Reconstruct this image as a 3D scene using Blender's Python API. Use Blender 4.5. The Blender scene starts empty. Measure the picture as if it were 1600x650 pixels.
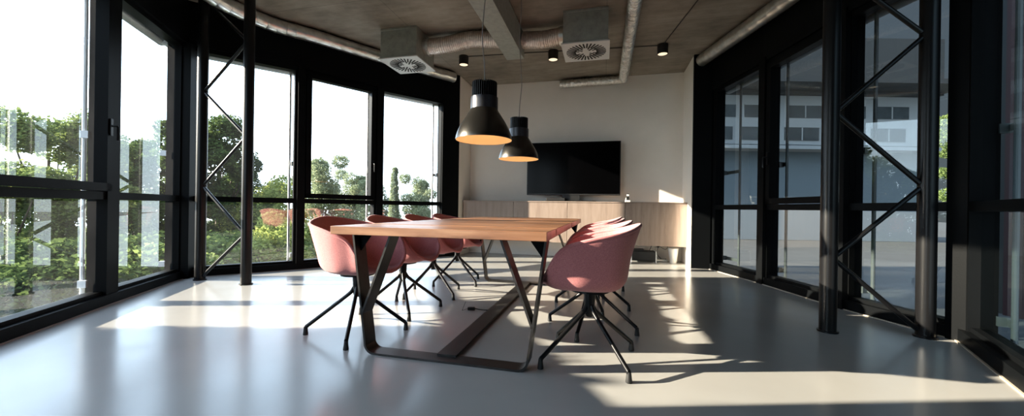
import bpy, math, random
from mathutils import Matrix, Vector
random.seed(7)
SC = bpy.context.scene
COL = SC.collection
PI = math.pi
TH = 0.2399                                   # the room is turned 13.7 degrees against the camera
U = Vector((math.sin(TH), math.cos(TH), 0))   # along the room
V = Vector((math.cos(TH), -math.sin(TH), 0))  # across the room
F, CH, ROLL = 588.36, 0.863, 0.0147
CEIL = 3.2

# ---------------------------------------------------------------- materials
def new_mat(name):
    m = bpy.data.materials.new(name); m.use_nodes = True
    nt = m.node_tree; nt.nodes.clear()
    return m, nt, nt.nodes, nt.links

def pbr(name, color, rough=0.5, metal=0.0, spec=0.5, noise=0.0, nscale=8.0, stretch=(1, 1, 1), bump=0.0,
        bscale=None, coat=0.0, emit=None, estr=0.0, rnoise=0.0, rotz=0.0, color2=None, detail=4.0, sheen=0.0):
    m, nt, N, L = new_mat(name)
    out = N.new('ShaderNodeOutputMaterial'); b = N.new('ShaderNodeBsdfPrincipled')
    L.new(b.outputs[0], out.inputs[0])
    b.inputs['Base Color'].default_value = (*color, 1); b.inputs['Roughness'].default_value = rough
    b.inputs['Metallic'].default_value = metal; b.inputs['Specular IOR Level'].default_value = spec
    b.inputs['Coat Weight'].default_value = coat; b.inputs['Sheen Weight'].default_value = sheen
    if emit: b.inputs['Emission Color'].default_value = (*emit, 1); b.inputs['Emission Strength'].default_value = estr
    if noise or bump or rnoise:
        tc = N.new('ShaderNodeTexCoord'); mp = N.new('ShaderNodeMapping')
        mp.inputs['Scale'].default_value = stretch; mp.inputs['Rotation'].default_value = (0, 0, rotz)
        L.new(tc.outputs['Object'], mp.inputs[0])
        nz = N.new('ShaderNodeTexNoise'); nz.inputs['Scale'].default_value = nscale
        nz.inputs['Detail'].default_value = detail; nz.inputs['Roughness'].default_value = 0.6
        L.new(mp.outputs[0], nz.inputs[0])
        if noise:
            r = N.new('ShaderNodeValToRGB')
            c2 = color2 or tuple(min(1, c * (1 + noise)) for c in color)
            c1 = tuple(c * (1 - noise) for c in color)
            r.color_ramp.elements[0].position = 0.3; r.color_ramp.elements[1].position = 0.7
            r.color_ramp.elements[0].color = (*c1, 1); r.color_ramp.elements[1].color = (*c2, 1)
            L.new(nz.outputs[0], r.inputs[0]); L.new(r.outputs[0], b.inputs['Base Color'])
        if rnoise:
            mr = N.new('ShaderNodeMapRange')
            mr.inputs[3].default_value = rough - rnoise; mr.inputs[4].default_value = rough + rnoise
            L.new(nz.outputs[0], mr.inputs[0]); L.new(mr.outputs[0], b.inputs['Roughness'])
        if bump:
            src = nz
            if bscale:
                src = N.new('ShaderNodeTexNoise'); src.inputs['Scale'].default_value = bscale
                src.inputs['Detail'].default_value = 3; L.new(mp.outputs[0], src.inputs[0])
            bp = N.new('ShaderNodeBump'); bp.inputs['Strength'].default_value = bump
            bp.inputs['Distance'].default_value = 0.01
            L.new(src.outputs[0], bp.inputs['Height']); L.new(bp.outputs[0], b.inputs['Normal'])
    return m

M = {}
M['black'] = pbr('black_powder_coat', (0.0035, 0.004, 0.0045), 0.45, spec=0.05, bump=0.05, nscale=90)
M['column'] = pbr('black_gloss_paint', (0.005, 0.005, 0.0055), 0.30, spec=0.25)
M['steel'] = pbr('blackened_steel', (0.045, 0.042, 0.040), 0.40, metal=0.75, noise=0.3, nscale=14, rnoise=0.08)
M['wall'] = pbr('off_white_plaster', (0.86, 0.81, 0.74), 0.85, noise=0.025, nscale=3, bump=0.05, bscale=120)
M['wall_dark'] = pbr('dark_plaster', (0.10, 0.10, 0.10), 0.8, noise=0.05, nscale=2)
M['galv'] = pbr('galvanised_sheet', (0.72, 0.72, 0.69), 0.30, metal=0.9, noise=0.22, nscale=9, bump=0.04, bscale=40)
M['galv_box'] = pbr('galvanised_box', (0.33, 0.35, 0.32), 0.50, metal=0.3, noise=0.15, nscale=14)
M['plate'] = pbr('white_diffuser_plate', (0.62, 0.64, 0.64), 0.45)
M['slot'] = pbr('dark_slot', (0.006, 0.006, 0.006), 0.8)
M['foil'] = pbr('crinkled_foil', (0.78, 0.76, 0.73), 0.28, metal=0.9, noise=0.3, nscale=26, bump=1.0, bscale=34)
M['flex'] = pbr('flexible_foil_duct', (0.66, 0.58, 0.53), 0.38, metal=0.7, noise=0.2, nscale=30, bump=0.4, bscale=60)
M['fabric_in'] = None
M['rubber'] = pbr('black_rubber', (0.012, 0.012, 0.012), 0.6)
M['screen'] = pbr('tv_screen_glass', (0.001, 0.001, 0.0012), 0.16, spec=0.08)
M['plastic_black'] = pbr('black_plastic', (0.012, 0.012, 0.012), 0.45)
M['plastic_white'] = pbr('white_plastic', (0.75, 0.74, 0.71), 0.4)
M['cable'] = pbr('grey_cable', (0.22, 0.21, 0.20), 0.5)
M['lamp_shade'] = pbr('brushed_dark_aluminium', (0.060, 0.057, 0.052), 0.27, metal=0.9, bump=0.06, bscale=30, stretch=(1, 1, 30))
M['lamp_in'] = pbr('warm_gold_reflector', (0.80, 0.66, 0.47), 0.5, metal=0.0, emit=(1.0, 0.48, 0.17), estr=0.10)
M['sink'] = pbr('black_heat_sink', (0.012, 0.012, 0.012), 0.42, metal=0.3)
M['collar'] = pbr('satin_grey_collar', (0.045, 0.045, 0.05), 0.32, metal=0.7)
M['bulb'] = pbr('warm_bulb', (1, 0.8, 0.5), 0.4, emit=(1.0, 0.66, 0.32), estr=6)
M['led'] = pbr('warm_spot_lens', (0.9, 0.8, 0.65), 0.4, emit=(1.0, 0.80, 0.55), estr=0.9)
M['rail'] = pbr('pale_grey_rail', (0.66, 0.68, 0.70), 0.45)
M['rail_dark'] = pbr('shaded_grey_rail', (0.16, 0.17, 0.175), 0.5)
M['housing'] = pbr('blind_housing_grey', (0.33, 0.35, 0.36), 0.5)
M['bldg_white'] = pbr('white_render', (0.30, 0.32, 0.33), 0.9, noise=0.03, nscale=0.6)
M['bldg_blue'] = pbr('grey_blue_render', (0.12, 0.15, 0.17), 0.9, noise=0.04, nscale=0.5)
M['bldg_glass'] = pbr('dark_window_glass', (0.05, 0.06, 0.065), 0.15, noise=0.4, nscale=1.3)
M['louvre'] = pbr('dark_louvre', (0.035, 0.038, 0.04), 0.6)
M['terrace'] = pbr('terrace_paving', (0.10, 0.10, 0.10), 0.8, noise=0.08, nscale=1.2)
M['red'] = pbr('dark_red_panel', (0.05, 0.006, 0.009), 0.6)
M['dark_ext'] = pbr('dark_cladding', (0.018, 0.022, 0.024), 0.6, noise=0.2, nscale=1.0)
M['bark'] = pbr('bark', (0.085, 0.065, 0.05), 0.9, noise=0.3, nscale=6)
M['ground'] = pbr('grassy_ground', (0.10, 0.13, 0.06), 0.95, noise=0.4, nscale=0.5, color2=(0.13, 0.15, 0.08))
M['road'] = pbr('grey_asphalt', (0.30, 0.31, 0.31), 0.9, noise=0.08, nscale=2)

def floor_mat():
    m, nt, N, L = new_mat('polished_resin_floor')
    out = N.new('ShaderNodeOutputMaterial'); b = N.new('ShaderNodeBsdfPrincipled'); L.new(b.outputs[0], out.inputs[0])
    tc = N.new('ShaderNodeTexCoord')
    n1 = N.new('ShaderNodeTexNoise'); n1.inputs['Scale'].default_value = 0.9; n1.inputs['Detail'].default_value = 6
    L.new(tc.outputs['Object'], n1.inputs[0])
    r = N.new('ShaderNodeValToRGB'); r.color_ramp.elements[0].position = .3; r.color_ramp.elements[1].position = .72
    r.color_ramp.elements[0].color = (0.345, 0.337, 0.318, 1); r.color_ramp.elements[1].color = (0.425, 0.415, 0.392, 1)
    L.new(n1.outputs[0], r.inputs[0]); L.new(r.outputs[0], b.inputs['Base Color'])
    n2 = N.new('ShaderNodeTexNoise'); n2.inputs['Scale'].default_value = 3; n2.inputs['Detail'].default_value = 5
    L.new(tc.outputs['Object'], n2.inputs[0])
    mr = N.new('ShaderNodeMapRange'); mr.inputs[3].default_value = 0.17; mr.inputs[4].default_value = 0.27
    L.new(n2.outputs[0], mr.inputs[0]); L.new(mr.outputs[0], b.inputs['Roughness'])
    b.inputs['Specular IOR Level'].default_value = 0.6
    return m
M['floor'] = floor_mat()

def ceiling_mat():
    m, nt, N, L = new_mat('board_marked_concrete')
    out = N.new('ShaderNodeOutputMaterial'); b = N.new('ShaderNodeBsdfPrincipled'); L.new(b.outputs[0], out.inputs[0])
    tc = N.new('ShaderNodeTexCoord'); mp = N.new('ShaderNodeMapping'); mp.inputs['Rotation'].default_value = (0, 0, TH)
    L.new(tc.outputs['Object'], mp.inputs[0])
    mp2 = N.new('ShaderNodeMapping'); mp2.inputs['Scale'].default_value = (1.2, 4.5, 1); L.new(mp.outputs[0], mp2.inputs[0])
    n1 = N.new('ShaderNodeTexNoise'); n1.inputs['Scale'].default_value = 1.3; n1.inputs['Detail'].default_value = 8
    n1.inputs['Roughness'].default_value = .65
    L.new(mp.outputs[0], n1.inputs[0])
    n2 = N.new('ShaderNodeTexNoise'); n2.inputs['Scale'].default_value = 3.0; n2.inputs['Detail'].default_value = 6
    L.new(mp2.outputs[0], n2.inputs[0])
    mx = N.new('ShaderNodeMix'); mx.data_type = 'FLOAT'; mx.inputs[0].default_value = .3
    L.new(n1.outputs[0], mx.inputs[2]); L.new(n2.outputs[0], mx.inputs[3])
    r = N.new('ShaderNodeValToRGB'); r.color_ramp.elements[0].position = .36; r.color_ramp.elements[1].position = .66
    r.color_ramp.elements[0].color = (0.155, 0.132, 0.105, 1); r.color_ramp.elements[1].color = (0.335, 0.295, 0.245, 1)
    L.new(mx.outputs[0], r.inputs[0])
    br = N.new('ShaderNodeTexBrick'); br.inputs['Scale'].default_value = 1; br.inputs['Mortar Size'].default_value = .004
    br.inputs['Brick Width'].default_value = 2.5; br.inputs['Row Height'].default_value = 1.25; br.offset = 0
    br.inputs['Color1'].default_value = (1, 1, 1, 1); br.inputs['Color2'].default_value = (.93, .93, .93, 1)
    br.inputs['Mortar'].default_value = (.6, .6, .6, 1); L.new(mp.outputs[0], br.inputs[0])
    mu = N.new('ShaderNodeMix'); mu.data_type = 'RGBA'; mu.blend_type = 'MULTIPLY'; mu.inputs[0].default_value = 1
    L.new(r.outputs[0], mu.inputs[6]); L.new(br.outputs[0], mu.inputs[7]); L.new(mu.outputs[2], b.inputs['Base Color'])
    b.inputs['Roughness'].default_value = .8
    bp = N.new('ShaderNodeBump'); bp.inputs['Strength'].default_value = .35; bp.inputs['Distance'].default_value = .02
    L.new(mx.outputs[0], bp.inputs['Height']); L.new(bp.outputs[0], b.inputs['Normal'])
    return m
M['ceiling'] = ceiling_mat()

def wood_mat(name, dark, mid, light, grain_axis='x', rough=.4, plank=0.0, scale=1.0, bump=.15, vgrain=False):
    m, nt, N, L = new_mat(name)
    out = N.new('ShaderNodeOutputMaterial'); b = N.new('ShaderNodeBsdfPrincipled'); L.new(b.outputs[0], out.inputs[0])
    tc = N.new('ShaderNodeTexCoord')
    src = tc.outputs['Object']
    sp = N.new('ShaderNodeSeparateXYZ'); L.new(src, sp.inputs[0])
    cm = N.new('ShaderNodeCombineXYZ')
    ax = {'x': 0, 'y': 1, 'z': 2}[grain_axis]
    facs = [9.0 * scale] * 3; facs[ax] = .8 * scale
    for i in range(3):
        k = N.new('ShaderNodeMath'); k.operation = 'MULTIPLY'; k.inputs[1].default_value = facs[i]
        L.new(sp.outputs[i], k.inputs[0])
        if plank and i == ax:
            fl = N.new('ShaderNodeMath'); fl.operation = 'MULTIPLY'; fl.inputs[1].default_value = 1 / plank
            L.new(sp.outputs[1 if ax == 0 else 0], fl.inputs[0])
            f2 = N.new('ShaderNodeMath'); f2.operation = 'FLOOR'; L.new(fl.outputs[0], f2.inputs[0])
            f3 = N.new('ShaderNodeMath'); f3.operation = 'MULTIPLY'; f3.inputs[1].default_value = 7.3; L.new(f2.outputs[0], f3.inputs[0])
            ad = N.new('ShaderNodeMath'); L.new(k.outputs[0], ad.inputs[0]); L.new(f3.outputs[0], ad.inputs[1])
            k = ad
        L.new(k.outputs[0], cm.inputs[i])
    n1 = N.new('ShaderNodeTexNoise'); n1.inputs['Scale'].default_value = 2.2; n1.inputs['Detail'].default_value = 8
    n1.inputs['Roughness'].default_value = .62; n1.inputs['Distortion'].default_value = .6
    L.new(cm.outputs[0], n1.inputs[0])
    r = N.new('ShaderNodeValToRGB'); e = r.color_ramp.elements
    e[0].position = .28; e[0].color = (*dark, 1); e[1].position = .74; e[1].color = (*light, 1)
    q = e.new(.5); q.color = (*mid, 1)
    L.new(n1.outputs[0], r.inputs[0])
    if plank:
        wn = N.new('ShaderNodeTexWhiteNoise'); wn.noise_dimensions = '1D'; L.new(f2.outputs[0], wn.inputs['W'])
        ra = N.new('ShaderNodeValToRGB'); ra.color_ramp.elements[0].color = (.55, .50, .48, 1); ra.color_ramp.elements[1].color = (1.25, 1.15, 1.08, 1)
        L.new(wn.outputs['Value'], ra.inputs[0])
        mm = N.new('ShaderNodeMix'); mm.data_type = 'RGBA'; mm.blend_type = 'MULTIPLY'; mm.inputs[0].default_value = 1
        L.new(r.outputs[0], mm.inputs[6]); L.new(ra.outputs[0], mm.inputs[7]); L.new(mm.outputs[2], b.inputs['Base Color'])
    else:
        L.new(r.outputs[0], b.inputs['Base Color'])
    b.inputs['Roughness'].default_value = rough
    if bump:
        bp = N.new('ShaderNodeBump'); bp.inputs['Strength'].default_value = bump; bp.inputs['Distance'].default_value = .004
        L.new(n1.outputs[0], bp.inputs['Height']); L.new(bp.outputs[0], b.inputs['Normal'])
    return m
M['table_wood'] = wood_mat('rustic_oak', (.10, .045, .022), (.24, .122, .066), (.37, .22, .13), 'x', .36, plank=.15)
M['table_end'] = M['table_wood']
M['oak'] = wood_mat('pale_oak_veneer', (.24, .175, .14), (.315, .238, .192), (.37, .285, .235), 'z', .5, scale=.9, bump=.03)

def fabric_mat():
    m, nt, N, L = new_mat('dusty_pink_wool')
    out = N.new('ShaderNodeOutputMaterial'); b = N.new('ShaderNodeBsdfPrincipled'); L.new(b.outputs[0], out.inputs[0])
    tc = N.new('ShaderNodeTexCoord'); mp = N.new('ShaderNodeMapping'); mp.inputs['Scale'].default_value = (90, 90, 420)
    L.new(tc.outputs['Object'], mp.inputs[0])
    n = N.new('ShaderNodeTexNoise'); n.inputs['Scale'].default_value = 1.6; n.inputs['Detail'].default_value = 3
    L.new(mp.outputs[0], n.inputs[0])
    r = N.new('ShaderNodeValToRGB'); r.color_ramp.elements[0].position = .35; r.color_ramp.elements[1].position = .68
    r.color_ramp.elements[0].color = (.40, .13, .135, 1); r.color_ramp.elements[1].color = (.60, .235, .225, 1)
    L.new(n.outputs[0], r.inputs[0]); L.new(r.outputs[0], b.inputs['Base Color'])
    b.inputs['Roughness'].default_value = .9; b.inputs['Sheen Weight'].default_value = .25
    b.inputs['Specular IOR Level'].default_value = .2
    bp = N.new('ShaderNodeBump'); bp.inputs['Strength'].default_value = .25; bp.inputs['Distance'].default_value = .002
    L.new(n.outputs[0], bp.inputs['Height']); L.new(bp.outputs[0], b.inputs['Normal'])
    return m
M['fabric'] = fabric_mat()

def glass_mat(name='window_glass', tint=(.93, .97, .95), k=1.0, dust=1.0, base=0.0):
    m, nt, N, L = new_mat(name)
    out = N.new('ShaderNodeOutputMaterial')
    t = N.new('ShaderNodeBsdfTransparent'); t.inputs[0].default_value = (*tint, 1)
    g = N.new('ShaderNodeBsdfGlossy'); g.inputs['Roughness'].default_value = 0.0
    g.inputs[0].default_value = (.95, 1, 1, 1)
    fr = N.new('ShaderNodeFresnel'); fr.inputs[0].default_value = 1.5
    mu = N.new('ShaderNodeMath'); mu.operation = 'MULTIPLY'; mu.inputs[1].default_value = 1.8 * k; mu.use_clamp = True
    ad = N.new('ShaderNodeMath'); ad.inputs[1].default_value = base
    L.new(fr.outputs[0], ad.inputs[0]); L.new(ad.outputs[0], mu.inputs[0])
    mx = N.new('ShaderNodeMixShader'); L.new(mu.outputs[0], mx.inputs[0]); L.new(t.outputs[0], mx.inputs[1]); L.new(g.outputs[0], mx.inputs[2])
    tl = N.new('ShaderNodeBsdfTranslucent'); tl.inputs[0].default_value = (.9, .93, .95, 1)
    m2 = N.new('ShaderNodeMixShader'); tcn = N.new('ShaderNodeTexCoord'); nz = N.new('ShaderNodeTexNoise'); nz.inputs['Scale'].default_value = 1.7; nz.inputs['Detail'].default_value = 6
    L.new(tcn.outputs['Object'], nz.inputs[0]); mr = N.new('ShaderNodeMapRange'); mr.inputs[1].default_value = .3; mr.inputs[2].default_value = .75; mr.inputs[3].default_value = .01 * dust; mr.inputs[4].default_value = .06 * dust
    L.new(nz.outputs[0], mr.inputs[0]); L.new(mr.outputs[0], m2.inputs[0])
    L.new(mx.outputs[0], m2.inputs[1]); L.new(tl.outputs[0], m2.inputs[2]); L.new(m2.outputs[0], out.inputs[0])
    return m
M['glass'] = glass_mat(k=.9, dust=.12, base=.055)
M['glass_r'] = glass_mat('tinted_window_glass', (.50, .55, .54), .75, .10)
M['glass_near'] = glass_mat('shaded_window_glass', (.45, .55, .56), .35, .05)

def leaf_mat(name, c1, c2):
    m, nt, N, L = new_mat(name)
    out = N.new('ShaderNodeOutputMaterial'); g = N.new('ShaderNodeNewGeometry')
    r = N.new('ShaderNodeValToRGB'); r.color_ramp.elements[0].color = (*c1, 1); r.color_ramp.elements[1].color = (*c2, 1)
    L.new(g.outputs['Random Per Island'], r.inputs[0])
    d = N.new('ShaderNodeBsdfDiffuse'); t = N.new('ShaderNodeBsdfTranslucent')
    L.new(r.outputs[0], d.inputs[0]); L.new(r.outputs[0], t.inputs[0])
    mx = N.new('ShaderNodeMixShader'); mx.inputs[0].default_value = .4
    L.new(d.outputs[0], mx.inputs[1]); L.new(t.outputs[0], mx.inputs[2]); L.new(mx.outputs[0], out.inputs[0])
    return m
M['leaf_dark'] = leaf_mat('dark_leaves', (.03, .055, .02), (.15, .21, .07))
M['leaf_mid'] = leaf_mat('green_leaves', (.08, .13, .04), (.30, .37, .13))
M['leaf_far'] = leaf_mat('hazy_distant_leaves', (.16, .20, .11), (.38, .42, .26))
M['leaf_lime'] = leaf_mat('yellow_green_leaves', (.17, .22, .05), (.46, .50, .16))

# ---------------------------------------------------------------- mesh builder
class MB:
    def __init__(s): s.v = []; s.f = []
    def add(s, vs, fs):
        k = len(s.v); s.v += [tuple(v) for v in vs]; s.f += [tuple(i + k for i in f) for f in fs]
    def box(s, c, d, mat=None):
        x, y, z = d[0] / 2, d[1] / 2, d[2] / 2
        vs = [Vector((c[0] + i * x, c[1] + j * y, c[2] + k * z)) for i in (-1, 1) for j in (-1, 1) for k in (-1, 1)]
        if mat is not None: vs = [mat @ v for v in vs]
        s.add(vs, [(0, 1, 3, 2), (4, 6, 7, 5), (0, 4, 5, 1), (2, 3, 7, 6), (0, 2, 6, 4), (1, 5, 7, 3)])
    def span(s, o, ex, ey, x0, x1, y0, y1, z0, z1):
        """a box in a frame with origin o and horizontal unit axes ex, ey"""
        vs = [o + ex * a + ey * b + Vector((0, 0, c)) for a in (x0, x1) for b in (y0, y1) for c in (z0, z1)]
        s.add(vs, [(0, 1, 3, 2), (4, 6, 7, 5), (0, 4, 5, 1), (2, 3, 7, 6), (0, 2, 6, 4), (1, 5, 7, 3)])
    def prism(s, pts, off):
        """polygon pts (3d) extruded by the vector off"""
        n = len(pts); off = Vector(off)
        vs = [Vector(p) for p in pts] + [Vector(p) + off for p in pts]
        fs = [tuple(range(n))[::-1], tuple(range(n, 2 * n))] + [(i, (i + 1) % n, n + (i + 1) % n, n + i) for i in range(n)]
        s.add(vs, fs)
    def tube(s, path, r, seg=12, cap=True, flat=None):
        path = [Vector(p) for p in path]; n = len(path)
        rs = r if isinstance(r, (list, tuple)) else [r] * n
        rings = []; up = Vector((0, 0, 1)); prev = None
        for i, p in enumerate(path):
            t = (path[min(i + 1, n - 1)] - path[max(i - 1, 0)]).normalized()
            if prev is None:
                a = t.cross(up if abs(t.dot(up)) < .95 else Vector((1, 0, 0))).normalized()
            else:
                a = (prev - t * prev.dot(t)).normalized()
            prev = a; b = t.cross(a)
            fx = flat or 1.0
            rings.append([p + a * math.cos(2 * PI * k / seg) * rs[i] + b * math.sin(2 * PI * k / seg) * rs[i] * fx for k in range(seg)])
        vs = [v for rg in rings for v in rg]; fs = []
        for i in range(n - 1):
            for k in range(seg):
                fs.append((i * seg + k, i * seg + (k + 1) % seg, (i + 1) * seg + (k + 1) % seg, (i + 1) * seg + k))
        if cap: fs += [tuple(range(seg))[::-1], tuple(range((n - 1) * seg, n * seg))]
        s.add(vs, fs)
    def lathe(s, prof, c=(0, 0, 0), seg=40, close=False):
        n = len(prof); vs = []
        for (r, z) in prof:
            vs += [(c[0] + r * math.cos(2 * PI * k / seg), c[1] + r * math.sin(2 * PI * k / seg), c[2] + z) for k in range(seg)]
        fs = []
        for i in range(n - 1 + (1 if close else 0)):
            j = (i + 1) % n
            for k in range(seg):
                fs.append((i * seg + k, i * seg + (k + 1) % seg, j * seg + (k + 1) % seg, j * seg + k))
        s.add(vs, fs)
    def disc(s, c, r, seg=32, up=1):
        vs = [(c[0] + r * math.cos(2 * PI * k / seg), c[1] + r * math.sin(2 * PI * k / seg), c[2]) for k in range(seg)]
        s.add(vs, [tuple(range(seg)) if up > 0 else tuple(range(seg))[::-1]])

def bas(o):
    m = o.matrix_basis.copy()
    if o.parent: m = bas(o.parent) @ o.matrix_parent_inverse @ m
    return m
def tag(o, label=None, cat=None, group=None, kind=None):
    if label: o['label'] = label
    if cat: o['category'] = cat
    if group: o['group'] = group
    if kind: o['kind'] = kind
    return o
def obj(name, mb, mat, parent=None, smooth=35, bevel=0, local=False, fix=True):
    me = bpy.data.meshes.new(name); me.from_pydata(mb.v, [], mb.f)
    if fix:
        import bmesh
        bm = bmesh.new(); bm.from_mesh(me); bmesh.ops.recalc_face_normals(bm, faces=bm.faces[:]); bm.to_mesh(me); bm.free()
    me.materials.append(mat)
    if smooth:
        me.polygons.foreach_set('use_smooth', [True] * len(me.polygons)); me.set_sharp_from_angle(angle=math.radians(smooth))
    o = bpy.data.objects.new(name, me); COL.objects.link(o)
    if parent:
        o.parent = parent
        if not local: o.matrix_parent_inverse = bas(parent).inverted()
    if bevel:
        b = o.modifiers.new('bevel', 'BEVEL'); b.width = bevel; b.segments = 2; b.limit_method = 'ANGLE'
    return o
def empty(name, loc, rz=0.0):
    o = bpy.data.objects.new(name, None); COL.objects.link(o); o.location = loc; o.rotation_euler = (0, 0, rz)
    o.empty_display_size = .1
    return o
def struct(name, mb, mat, label=None, **k):
    o = obj(name, mb, mat, **k); o['kind'] = 'structure'
    if label: o['label'] = label
    return o
def copy_thing(root, loc, rz, label):
    r = root.copy(); COL.objects.link(r); r.location = loc; r.rotation_euler = (0, 0, rz); r['label'] = label
    for ch in root.children:
        c = ch.copy(); COL.objects.link(c); c.parent = r
        for g in ch.children:
            d = g.copy(); COL.objects.link(d); d.parent = c
    return r
def V3(x, y, z=0.0): return Vector((x, y, z))

# ---------------------------------------------------------------- the plan of the room
LP = [V3(-2.45, -2.4), V3(-2.45, 0.2), V3(-2.73, 1.32), V3(-3.39, 3.21), V3(-3.76, 4.34), V3(-2.83, 5.02), V3(-2.05, 5.80), V3(-0.955, 6.69)]
BL = V3(-0.815, 7.27)             # back wall, left corner
BR = BL + V * 3.80                # back wall, right corner
RP = [BR, BR - U * .70, BR - U * .70 + V * .25, V3(2.99, 4.52), V3(2.97, 3.42), V3(3.06, 2.58), V3(2.20, 1.44), V3(2.0, 0.3), V3(2.0, -2.4)]
# floor and ceiling
def slab(pts, z0, z1):
    mb = MB(); mb.prism([V3(p.x, p.y, z0) for p in pts], (0, 0, z1 - z0)); return mb
outer = [V3(-2.7, -2.6), V3(-2.7, .2), V3(-3.0, 1.3), V3(-3.62, 3.15), V3(-4.02, 4.34), V3(-2.97, 5.2), V3(-2.2, 5.98), V3(-1.10, 6.9)] + \
        [BL + V * -.15 + U * .15, BR + U * .15 + V * .15, V3(3.3, 5.6), V3(3.22, 4.52), V3(3.2, 3.42), V3(3.32, 2.55), V3(2.42, 1.32), V3(2.25, .3), V3(2.25, -2.6)]
struct('floor', slab(outer, -0.25, 0.0), M['floor'], smooth=0)
struct('ceiling', slab(outer, CEIL, CEIL + 3.2), M['ceiling'], smooth=0)

# solid walls
mb = MB(); mb.span(BL, V, U, -.15, 3.95, 0, .15, 0, CEIL); struct('wall_back', mb, M['wall'], smooth=0)
mb = MB(); mb.prism([LP[-1], BL, BL + V * -.15, LP[-1] + V * -.15], (0, 0, CEIL)); struct('wall_back_return_left', mb, M['wall'], smooth=0)
mb = MB(); mb.prism([BR, BR - U * .70, BR - U * .70 + V * .15, BR + V * .15], (0, 0, CEIL)); struct('wall_back_return_right', mb, M['wall'], smooth=0)
mb = MB(); mb.span(V3(-2.7, -2.4), V3(1, 0), V3(0, 1), 0, 4.95, -.2, 0, 0, CEIL); struct('wall_rear', mb, M['wall_dark'], smooth=0)
# a thin pale corner strip beside the black end panel, and the black end panel itself
mb = MB(); mb.prism([RP[1] - U * .0, RP[1] - U * .05, RP[2] - U * .05, RP[2] + V * .15, RP[2] + V * .15 + U * .1, RP[1] + V * .15], (0, 0, CEIL))
struct('trim_1', mb, M['black'], smooth=0)
RF0 = RP[2] - U * .05 - V * .05

# facades --------------------------------------------------------
HEAD, TR0, TR1 = 2.70, 0.885, 0.950
nwin = [0]
def facet(P, Q, side, sash=False, wl=.07, wr=.07, rail_at=None, glass='glass', head=HEAD, lab='', rails=True):
    """window bay from P to Q; outward normal points out of the room"""
    nwin[0] += 1; n = nwin[0]
    ex = (Q - P); Ln = ex.length; ex.normalize()
    ey = V3(-ex.y, ex.x)
    w = empty('window_%d' % n, P.lerp(Q, .5)); w['kind'] = 'structure'; w['label'] = lab
    mb = MB()
    mb.span(P, ex, ey, 0, Ln, 0.0, .14, 0, .085)                 # bottom sill
    mb.span(P, ex, ey, 0, Ln, .045, .14, .085, .115)
    mb.span(P, ex, ey, 0, wl, .03, .16, .085, head)
    mb.span(P, ex, ey, Ln - wr, Ln, .03, .16, .085, head)
    mb.span(P, ex, ey, wl, Ln - wr, .03, .14, TR0, TR1)
    mb.span(P, ex, ey, wl, Ln - wr, .03, .14, head - .05, head)
    obj('window_frame', mb, M['black'], w, smooth=0)
    if sash:
        mb = MB(); a, b = wl, Ln - wr; t = .065; z0, z1 = TR1 + .005, head - .05
        mb.span(P, ex, ey, a, a + t, .0, .1, z0, z1); mb.span(P, ex, ey, b - t, b, .0, .1, z0, z1)
        mb.span(P, ex, ey, a, b, .0, .1, z0, z0 + t); mb.span(P, ex, ey, a, b, .0, .1, z1 - t, z1)
        s = obj('sash', mb, M['black'], w, smooth=0)
        hs = b - t / 2 if side == 'left' else a + t / 2
        mb = MB(); c = P + ex * hs
        mb.span(c, ex, ey, -.014, .014, -.012, 0, 1.42, 1.56)
        mb.tube([c - ey * .012 + V3(0, 0, 1.50), c - ey * .045 + V3(0, 0, 1.50), c - ey * .05 + V3(0, 0, 1.49), c - ey * .05 + V3(0, 0, 1.38)], .009, 8)
        obj('handle', mb, M['column'], s)
        gu = (a + t, b - t, z0 + t, z1 - t)
    else:
        gu = (wl, Ln - wr, TR1, head - .05)
    for (a, b, z0, z1) in (gu, (wl, Ln - wr, .115, TR0)):
        mb = MB(); d = ey * .085
        mb.add([P + ex * a + d + V3(0, 0, z0), P + ex * b + d + V3(0, 0, z0), P + ex * b + d + V3(0, 0, z1), P + ex * a + d + V3(0, 0, z1)], [(0, 1, 2, 3)])
        obj('pane', mb, M[glass], w, smooth=0, fix=False)
        # slim pale spacer strip at the glass edge
    if rails:
        rs = Ln - wr - .13 if rail_at is None else rail_at
        g = empty('blind_guide_rail', P + ex * rs + ey * .20)
        tag(g, 'pale vertical blind guide rail outside the ' + lab, 'guide rail', 'guide rails outside the windows')
        mb = MB(); c = P + ex * rs + ey * .20
        mb.tube([c + V3(0, 0, -.1), c + V3(0, 0, 2.70)], .015, 10)
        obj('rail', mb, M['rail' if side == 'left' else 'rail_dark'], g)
        for zz in (.18, 1.42, 2.66):
            mb = MB(); s1 = Ln - wr if side == 'left' else wl
            mb.span(P, ex, ey, min(rs, s1), max(rs, s1), .19, .205, zz - .022, zz + .022)
            mb.span(P, ex, ey, s1 - .02, s1 + .02, .15, .205, zz - .03, zz + .03)
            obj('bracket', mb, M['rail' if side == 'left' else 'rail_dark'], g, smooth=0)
        h = MB(); z = head - .005
        h.tube([P + ex * .02 + ey * .24 + V3(0, 0, z), Q - ex * .02 + ey * .24 + V3(0, 0, z)], .06, 16)
        o = obj('blind_housing', h, M['housing'])
        tag(o, 'grey tubular blind housing above the ' + lab, 'blind housing', 'blind housings above the windows')
    return w

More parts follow.
